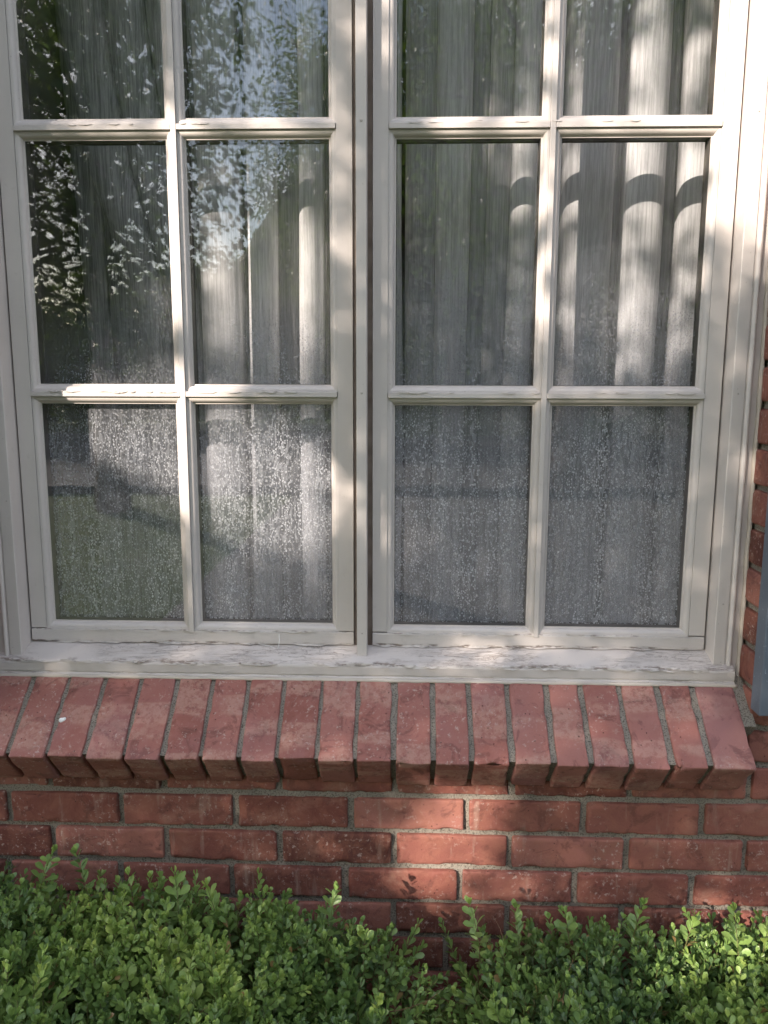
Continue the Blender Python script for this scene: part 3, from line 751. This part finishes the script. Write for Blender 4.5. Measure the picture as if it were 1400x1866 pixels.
def shrub(label, hfun, xr, yr, nsprig, seed, tall):
    g = np.random.default_rng(seed)
    sh = empty('boxwood_shrub', label, 'shrub', 'boxwood shrubs along the wall')
    P = []; D = []; U = []; SZ = []; TT = []; stems = MB(); segs = []
    def sprig(base, dr, L, tbase, sz):
        k = max(3, int(L/.0085)); dr = dr/np.linalg.norm(dr)
        side = np.cross(dr, g.normal(size=3)); side /= np.linalg.norm(side)
        bend = g.normal(size=3)*.22; bend[2] = abs(bend[2])*.5
        p = base.copy(); ang = g.uniform(0, math.pi); prev = p.copy()
        for i in range(k):
            u = i/(k-1); dd = dr+bend*u; dd /= np.linalg.norm(dd)
            p = p+dd*L/k
            if i % 2 == 0: segs.append((prev.copy(), p.copy(), .0009*(1-.5*u), .0009*(1-.5*u)-.0001)); prev = p.copy()
            ang += math.pi/2+g.normal()*.25
            s2 = side*math.cos(ang)+np.cross(dd, side)*math.sin(ang)
            open_ = 1.15-.75*u+g.normal()*.12
            for q in (1, -1):
                if g.random() < .06: continue
                ld = dd*math.cos(open_)+s2*q*math.sin(open_)
                P.append(p+s2*q*.001); D.append(ld+g.normal(size=3)*.12); U.append(dd+g.normal(size=3)*.25)
                SZ.append(sz*(.72+.45*math.sin(math.pi*min(1, .25+u*.75)))*g.uniform(.85, 1.15)); TT.append(np.clip(tbase+.22*(u-.5)+g.normal()*.09, 0, .93) if g.random() > .012 else 1.0)
        # terminal pair
        for q in (1, -1):
            P.append(p); D.append(dd+s2*q*.35); U.append(s2*q+g.normal(size=3)*.1); SZ.append(sz*.7); TT.append(np.clip(tbase+.25+g.normal()*.05, 0, .93))
    n = 0; tries = 0
    while n < nsprig and tries < nsprig*12:
        tries += 1
        x = g.uniform(*xr); y = g.uniform(*yr); h = hfun(x, y)
        if h < .30: continue
        e = .02; gx = (hfun(x+e, y)-hfun(x-e, y))/(2*e); gy = (hfun(x, y+e)-hfun(x, y-e))/(2*e)
        nrm = np.array((-gx*.35, -gy*.35, 1.0)); nrm /= np.linalg.norm(nrm)
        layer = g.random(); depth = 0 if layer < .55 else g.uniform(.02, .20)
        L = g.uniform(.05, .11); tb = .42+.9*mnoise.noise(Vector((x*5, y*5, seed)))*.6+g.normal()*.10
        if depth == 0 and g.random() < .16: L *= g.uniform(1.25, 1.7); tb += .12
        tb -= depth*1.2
        dr = nrm+g.normal(size=3)*np.array((.38, .38, .15))
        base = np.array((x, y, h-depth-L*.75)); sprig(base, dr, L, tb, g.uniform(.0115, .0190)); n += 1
    for (x, y, z, L, tb) in tall:
        sprig(np.array((x, y, z)), np.array((g.normal()*.12, g.normal()*.1, 1)), L, tb, .0195)
    # woody stems
    for i in range(46):
        x = g.uniform(*xr); y = g.uniform(*yr); h = hfun(x, y)
        if h < .3: continue
        bx = (x+sum(xr)/2)/2; b0 = np.array((bx, np.mean(yr), 0.0)); t0 = np.array((x, y, h-.05)); pr = b0
        for k in range(1, 7):
            u = k/6; q = b0+(t0-b0)*u+g.normal(size=3)*.012*(1 if k < 6 else 0)
            segs.append((pr, q, .004*(1-u*.75), .004*(1-(u+.16)*.75))); pr = q
    tw = MB(); ts = []
    for i in range(34):
        x = g.uniform(*xr); y = g.uniform(-.45, -.17); h = hfun(x, y)
        if h < .35: continue
        p = np.array((x, y, h-.10)); d = g.normal(size=3)*np.array((.9, .5, .3)); d[2] = abs(d[2])+.45; d /= np.linalg.norm(d)
        L = g.uniform(.08, .17)
        for k in range(6):
            q = p+d*L/6; ts.append((p, q, .0014-.0002*k, .0012-.0002*k)); p = q; d = d+g.normal(size=3)*.16; d /= np.linalg.norm(d)
    tubes(stems, ts, mi=1)
    tubes(stems, segs); stems.build('stems', [M_stem, M_twig], sh, recalc=False)
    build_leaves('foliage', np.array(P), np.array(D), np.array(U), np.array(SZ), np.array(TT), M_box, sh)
    return sh
def smooth(a, b_, x): t = min(1, max(0, (x-a)/(b_-a))); return t*t*(3-2*t)
def hL(x, y):
    top = np.interp(x, [-1.3, -.75, -.60, -.45, -.30, -.15, -.05, .02, .06], [.705, .680, .680, .670, .655, .635, .62, .59, .53])
    e = smooth(.030, -.03, x)*smooth(-.13, -.20, y)*smooth(-1.0, -.72, y)*smooth(-1.6, -1.3, x) if True else 1
    hole = .10*math.exp(-(((x+.15)/.05)**2+((y+.36)/.05)**2)) + .05*math.exp(-(((x+.42)/.05)**2+((y+.42)/.06)**2))
    return (top+.035*mnoise.noise(Vector((x*7, y*7, 1)))-.05*smooth(-.25, -.14, y)-hole-.03*smooth(-.45, -.7, y))*(e**.25 if e > 0 else 0)
def hR(x, y):
    top = np.interp(x, [.07, .12, .2, .35, .45, .55, .7, 1.3], [.54, .585, .605, .61, .605, .62, .645, .66])
    e = smooth(.085, .14, x)*smooth(-.12, -.19, y)*smooth(-1.0, -.72, y)*smooth(1.6, 1.3, x)
    return (top+.03*mnoise.noise(Vector((x*7, y*7, 8)))-.04*smooth(-.25, -.14, y)-.03*smooth(-.45, -.7, y))*(e**.25 if e > 0 else 0)
def smooth(a, b_, x):
    t = (x-a)/(b_-a); t = min(1, max(0, t)); return t*t*(3-2*t)
tallL = [(-.60, -.22, .70, .09, .55), (-.52, -.21, .69, .09, .35), (-.44, -.22, .66, .08, .6), (-.37, -.23, .66, .10, .6), (-.30, -.23, .66, .08, .7), (-.21, -.22, .63, .07, .5), (-.12, -.22, .645, .09, .5), (-.06, -.24, .63, .06, .7)]
tallR = [(.12, -.22, .60, .10, .5), (.185, -.22, .60, .09, .5), (.27, -.21, .60, .10, .5), (.36, -.21, .61, .09, .5), (.44, -.22, .61, .08, .6), (.52, -.25, .62, .10, .75), (.56, -.24, .62, .09, .8)]
tallL = [(x, y, z-.03, L, t) for x, y, z, L, t in tallL]; tallR = [(x, y, z-.02, L, t) for x, y, z, L, t in tallR]
shrub('left boxwood shrub with small glossy green leaves in front of the brick wall', hL, (-1.05, .08), (-.80, -.13), 5000, 5, tallL)
shrub('right boxwood shrub with small green leaves, right of the gap in the hedge', hR, (.05, 1.0), (-.80, -.12), 4000, 6, tallR)

# ------------------------------------------------------------------ trees across the garden
# sunny gaps in the canopy, given where their light lands on the window plane (x, z, rx, rz, openness)
GAPS = [(.58, 2.02, .13, .36, 1), (-.50, 1.465, .16, .10, 1), (-.36, 1.93, .27, .05, .85), (-.39, 1.92, .06, .08, 1), (-.385, 1.72, .055, .08, 1),
        (-.39, 1.37, .04, .10, .6), (-.11, 1.90, .05, .10, .65), (-.05, 2.08, .06, .08, .8), (-.11, 1.76, .04, .05, .7), (-.11, 1.28, .035, .10, .5),
        (.37, 1.92, .14, .06, .95), (.10, 1.915, .12, .03, .5), (.225, 1.55, .04, .10, .5), (.22, 1.035, .19, .04, .6), (.52, 1.02, .05, .05, .5),
        (-.40, 1.75, .14, .17, 1), (.07, 1.98, .06, .12, .8), (-.40, 1.41, .12, .15, 1), (.32, 1.75, .10, .17, .88), (.30, 2.08, .10, .2, .82), (-.12, 1.8, .05, .2, .4),
        (-.51, 1.8, .05, .2, .8), (.18, 1.9, .05, .3, .8), (.125, .62, .085, .10, 1), (.16, .69, .10, .08, 1), (.26, .60, .07, .05, .6), (-.27, 1.33, .13, .15, 1), (.60, .55, .03, .03, 1), (.72, .51, .10, .06, 1)]
def lit(X, Z):
    o = np.zeros(len(X))
    for a, b_, rx, rz, s in GAPS:
        d = ((X-a)/rx)**2+((Z-b_)/rz)**2
        o = np.maximum(o, s*np.clip(1.6-d, 0, 1))
    return o
S3 = np.array(sdir)
TLV = np.array([(0, 0, 0), (.30, .35, .06), (.22, .75, .03), (0, 1, -.05), (-.22, .75, .03), (-.30, .35, .06)]); TLF = [(0, 1, 2, 3), (0, 3, 4, 5)]
def tree(label, base, h, crown_c, crown_r, nleaf, seed, lsize=.07, extra=None, group='trees across the garden', clumps=60, near=False):
    g = np.random.default_rng(seed); t = empty('broadleaf_tree', label, 'tree', group)
    base = np.array(base, float); cc = np.array(crown_c, float); cr_ = np.array(crown_r, float)
    segs = []; pr = base; n = 9; top = np.array((cc[0], cc[1], cc[2]))
    for i in range(1, n+1):
        u = i/n; q = base+(top-base)*u+g.normal(size=3)*.05*h/10; segs.append((pr, q, .03*h*(1-u*.75), .03*h*(1-(u+.11)*.75))); pr = q
    cen = []
    for i in range(clumps):
        d = g.normal(size=3); d /= np.linalg.norm(d); r = g.uniform(.35, 1)**.5
        q = cc+d*cr_*r; cen.append(q)
        st = base+(top-base)*g.uniform(.45, .98); mid = (st+q)/2+g.normal(size=3)*.12*h/10+np.array((0, 0, .03*h))
        r0 = .006*h; segs += [(st, mid, r0, r0*.6), (mid, q, r0*.6, r0*.15)]
        for k in range(4):
            e = q+g.normal(size=3)*cr_*.16; segs.append((q, e, r0*.2, r0*.05))
    cen = np.array(cen)
    ci = g.integers(0, len(cen), nleaf); sprd = g.uniform(.5, 1.2, len(cen))
    P = cen[ci]+g.normal(size=(nleaf, 3))*(cr_*.15)*sprd[ci][:, None]
    if extra is not None: P = np.concatenate([P, extra])
    tt = -P[:, 1]/S3[1]*-1  # distance along the sun ray back to the window plane y=0
    k = P[:, 1]/S3[1]; X = P[:, 0]-k*S3[0]; Z = P[:, 2]-k*S3[2]
    if near: keep = g.random(len(P)) > lit(X, Z)
    else: keep = ~((X > -1.1) & (X < 1.2) & (Z > .2) & (Z < 2.6))
    P = P[keep]; ci = None; bad = np.zeros(len(segs), bool)
    for u in (0, .2, .4, .6, .8, 1):
        mids = np.array([np.array(a_)*(1-u)+np.array(b_)*u for a_, b_, _, _ in segs]); km = mids[:, 1]/S3[1]
        mx_, mz_ = mids[:, 0]-km*S3[0], mids[:, 2]-km*S3[2]
        bad |= (lit(mx_, mz_) > .05) if near else ((mx_ > -1.1) & (mx_ < 1.2) & (mz_ > .2) & (mz_ < 2.6))
    segs = [q for q, b0 in zip(segs, bad) if not b0]; n = len(P)
    ph = g.random(n)*.35+.5*(.5+.5*np.sin(seed+P[:, 0]*1.7+P[:, 2]*2.3))+g.normal(size=n)*.08
    mb = MB(); tubes(mb, segs); mb.build('trunk', M_bark, t, recalc=False, smooth=True)
    D = g.normal(size=(n, 3)); D[:, 2] -= .4; U = g.normal(size=(n, 3)); U[:, 2] += .8
    build_leaves('crown', P, D, U, lsize*g.uniform(.7, 1.3, n), np.clip(ph, 0, 1), M_tree, t, TLV, TLF, smooth=False)
    return t
# near tree: its canopy lies between the sun and the window
g = np.random.default_rng(11)
nE = 40000
Xt = g.uniform(-1.25, 1.6, nE); Zt = g.uniform(.1, 2.9, nE); kk = g.uniform(3.7, 5.2, nE)
EX = np.stack([Xt+S3[0]*kk, S3[1]*kk, Zt+S3[2]*kk], 1)
tree('large leafy tree that shades the window, outside the photo', (-6.4, -3.9, 0), 5.5, (-4.6, -3.9, 3.9), (2.0, 1.5, 1.4), 14000, 21, .046, EX, clumps=80, near=True)
far = [(-.8, -26, 14.5, 4.6, 31), (4.5, -27, 15.5, 5.5, 32), (11, -27, 15, 5.5, 33), (1.2, -15.2-7, 12.5, 5, 24), (7.8, -22.5, 13, 5, 25), (15, -25, 13, 5, 27),
       (-9.5, -24, 4.4, 3.2, 34), (-14.5, -23, 4.8, 3.4, 26), (-6.0, -23.5, 5.0, 2.8, 23), (5.0, -9.2, 8.8, 2.7, 28), (2.3, -10.2, 9.0, 2.5, 35), (-3.6, -8.0, 7.6, 2.2, 29)]
names = ['tall tree at the back, second from left', 'tallest tree at the back', 'tall tree at the back, right', 'full tree beyond the road, middle', 'full tree beyond the road, right', 'tree beyond the road, far right',
         'low tree beyond the road, left', 'low tree beyond the road, far left', 'small tree beyond the road, middle left', 'tree on the near lawn, right', 'tree on the near lawn, middle', 'slender tree on the near lawn, left']
for (x, y, h, r, sd), nm in zip(far, names):
    low = y < -15; opn = sd == 29
    tree('leafy '+nm+', seen only as a reflection', (x, y, 0), h, (x, y, h*(.56 if low else .62)+(1.0 if opn else 0)), (r, r*.8, h*(.44 if low else .38)-(.6 if opn else 0)), 34000 if low else (26000 if x > 0 else 9000), sd, .12 if low else .07, clumps=90 if low else (70 if x > 0 else 34))
# hedge row behind the far lawn
hg = np.random.default_rng(3); n = 46000
P = np.stack([hg.uniform(-45, 45, n), hg.uniform(-30, -27.5, n), hg.uniform(0, 1, n)**.8], 1); P[:, 2] *= np.interp(P[:, 0], [-6, -3], [3.0, 7.0])
D = hg.normal(size=(n, 3)); U = hg.normal(size=(n, 3)); U[:, 2] += 1
o = build_leaves('hedge', P, D, U, .30*hg.uniform(.6, 1.3, n), np.clip(hg.normal(.35, .2, n), 0, 1), M_tree, None, TLV, TLF, smooth=False)
tag(o, 'tall green hedge beyond the road, seen only as a reflection', 'hedge')

# added dark green backdrop, keeps bright sky out of the pane reflections
mb = MB(); nx, v, f = 160, [], []
hgn = np.random.default_rng(5)
prof = [(-36, 0), (-37, .45), (-39, .75), (-44, 1.0), (-60, .9), (-70, 0)]
for i in range(nx+1):
    x = -110+220*i/nx; H = np.interp(x, [-14, -5], [3.6, 14])*(1+.22*mnoise.noise(Vector((x*.25, 0, 0)))+.1*mnoise.noise(Vector((x*1.1, 0, 3))))
    for k, (y, u) in enumerate(prof): v.append((x, y+1.2*mnoise.noise(Vector((x*.5, k, 0))), H*u-.05))
for i in range(nx):
    for k in range(5): a = i*6+k; f.append((a, a+6, a+7, a+1))
mb.add(v, f); o = mb.build('dark_backdrop', mat_simple('backdrop_green', (.018, .04, .012), (.05, .09, .025), 1.5, .95, .9, 6, .3)); tag(o, kind='structure')
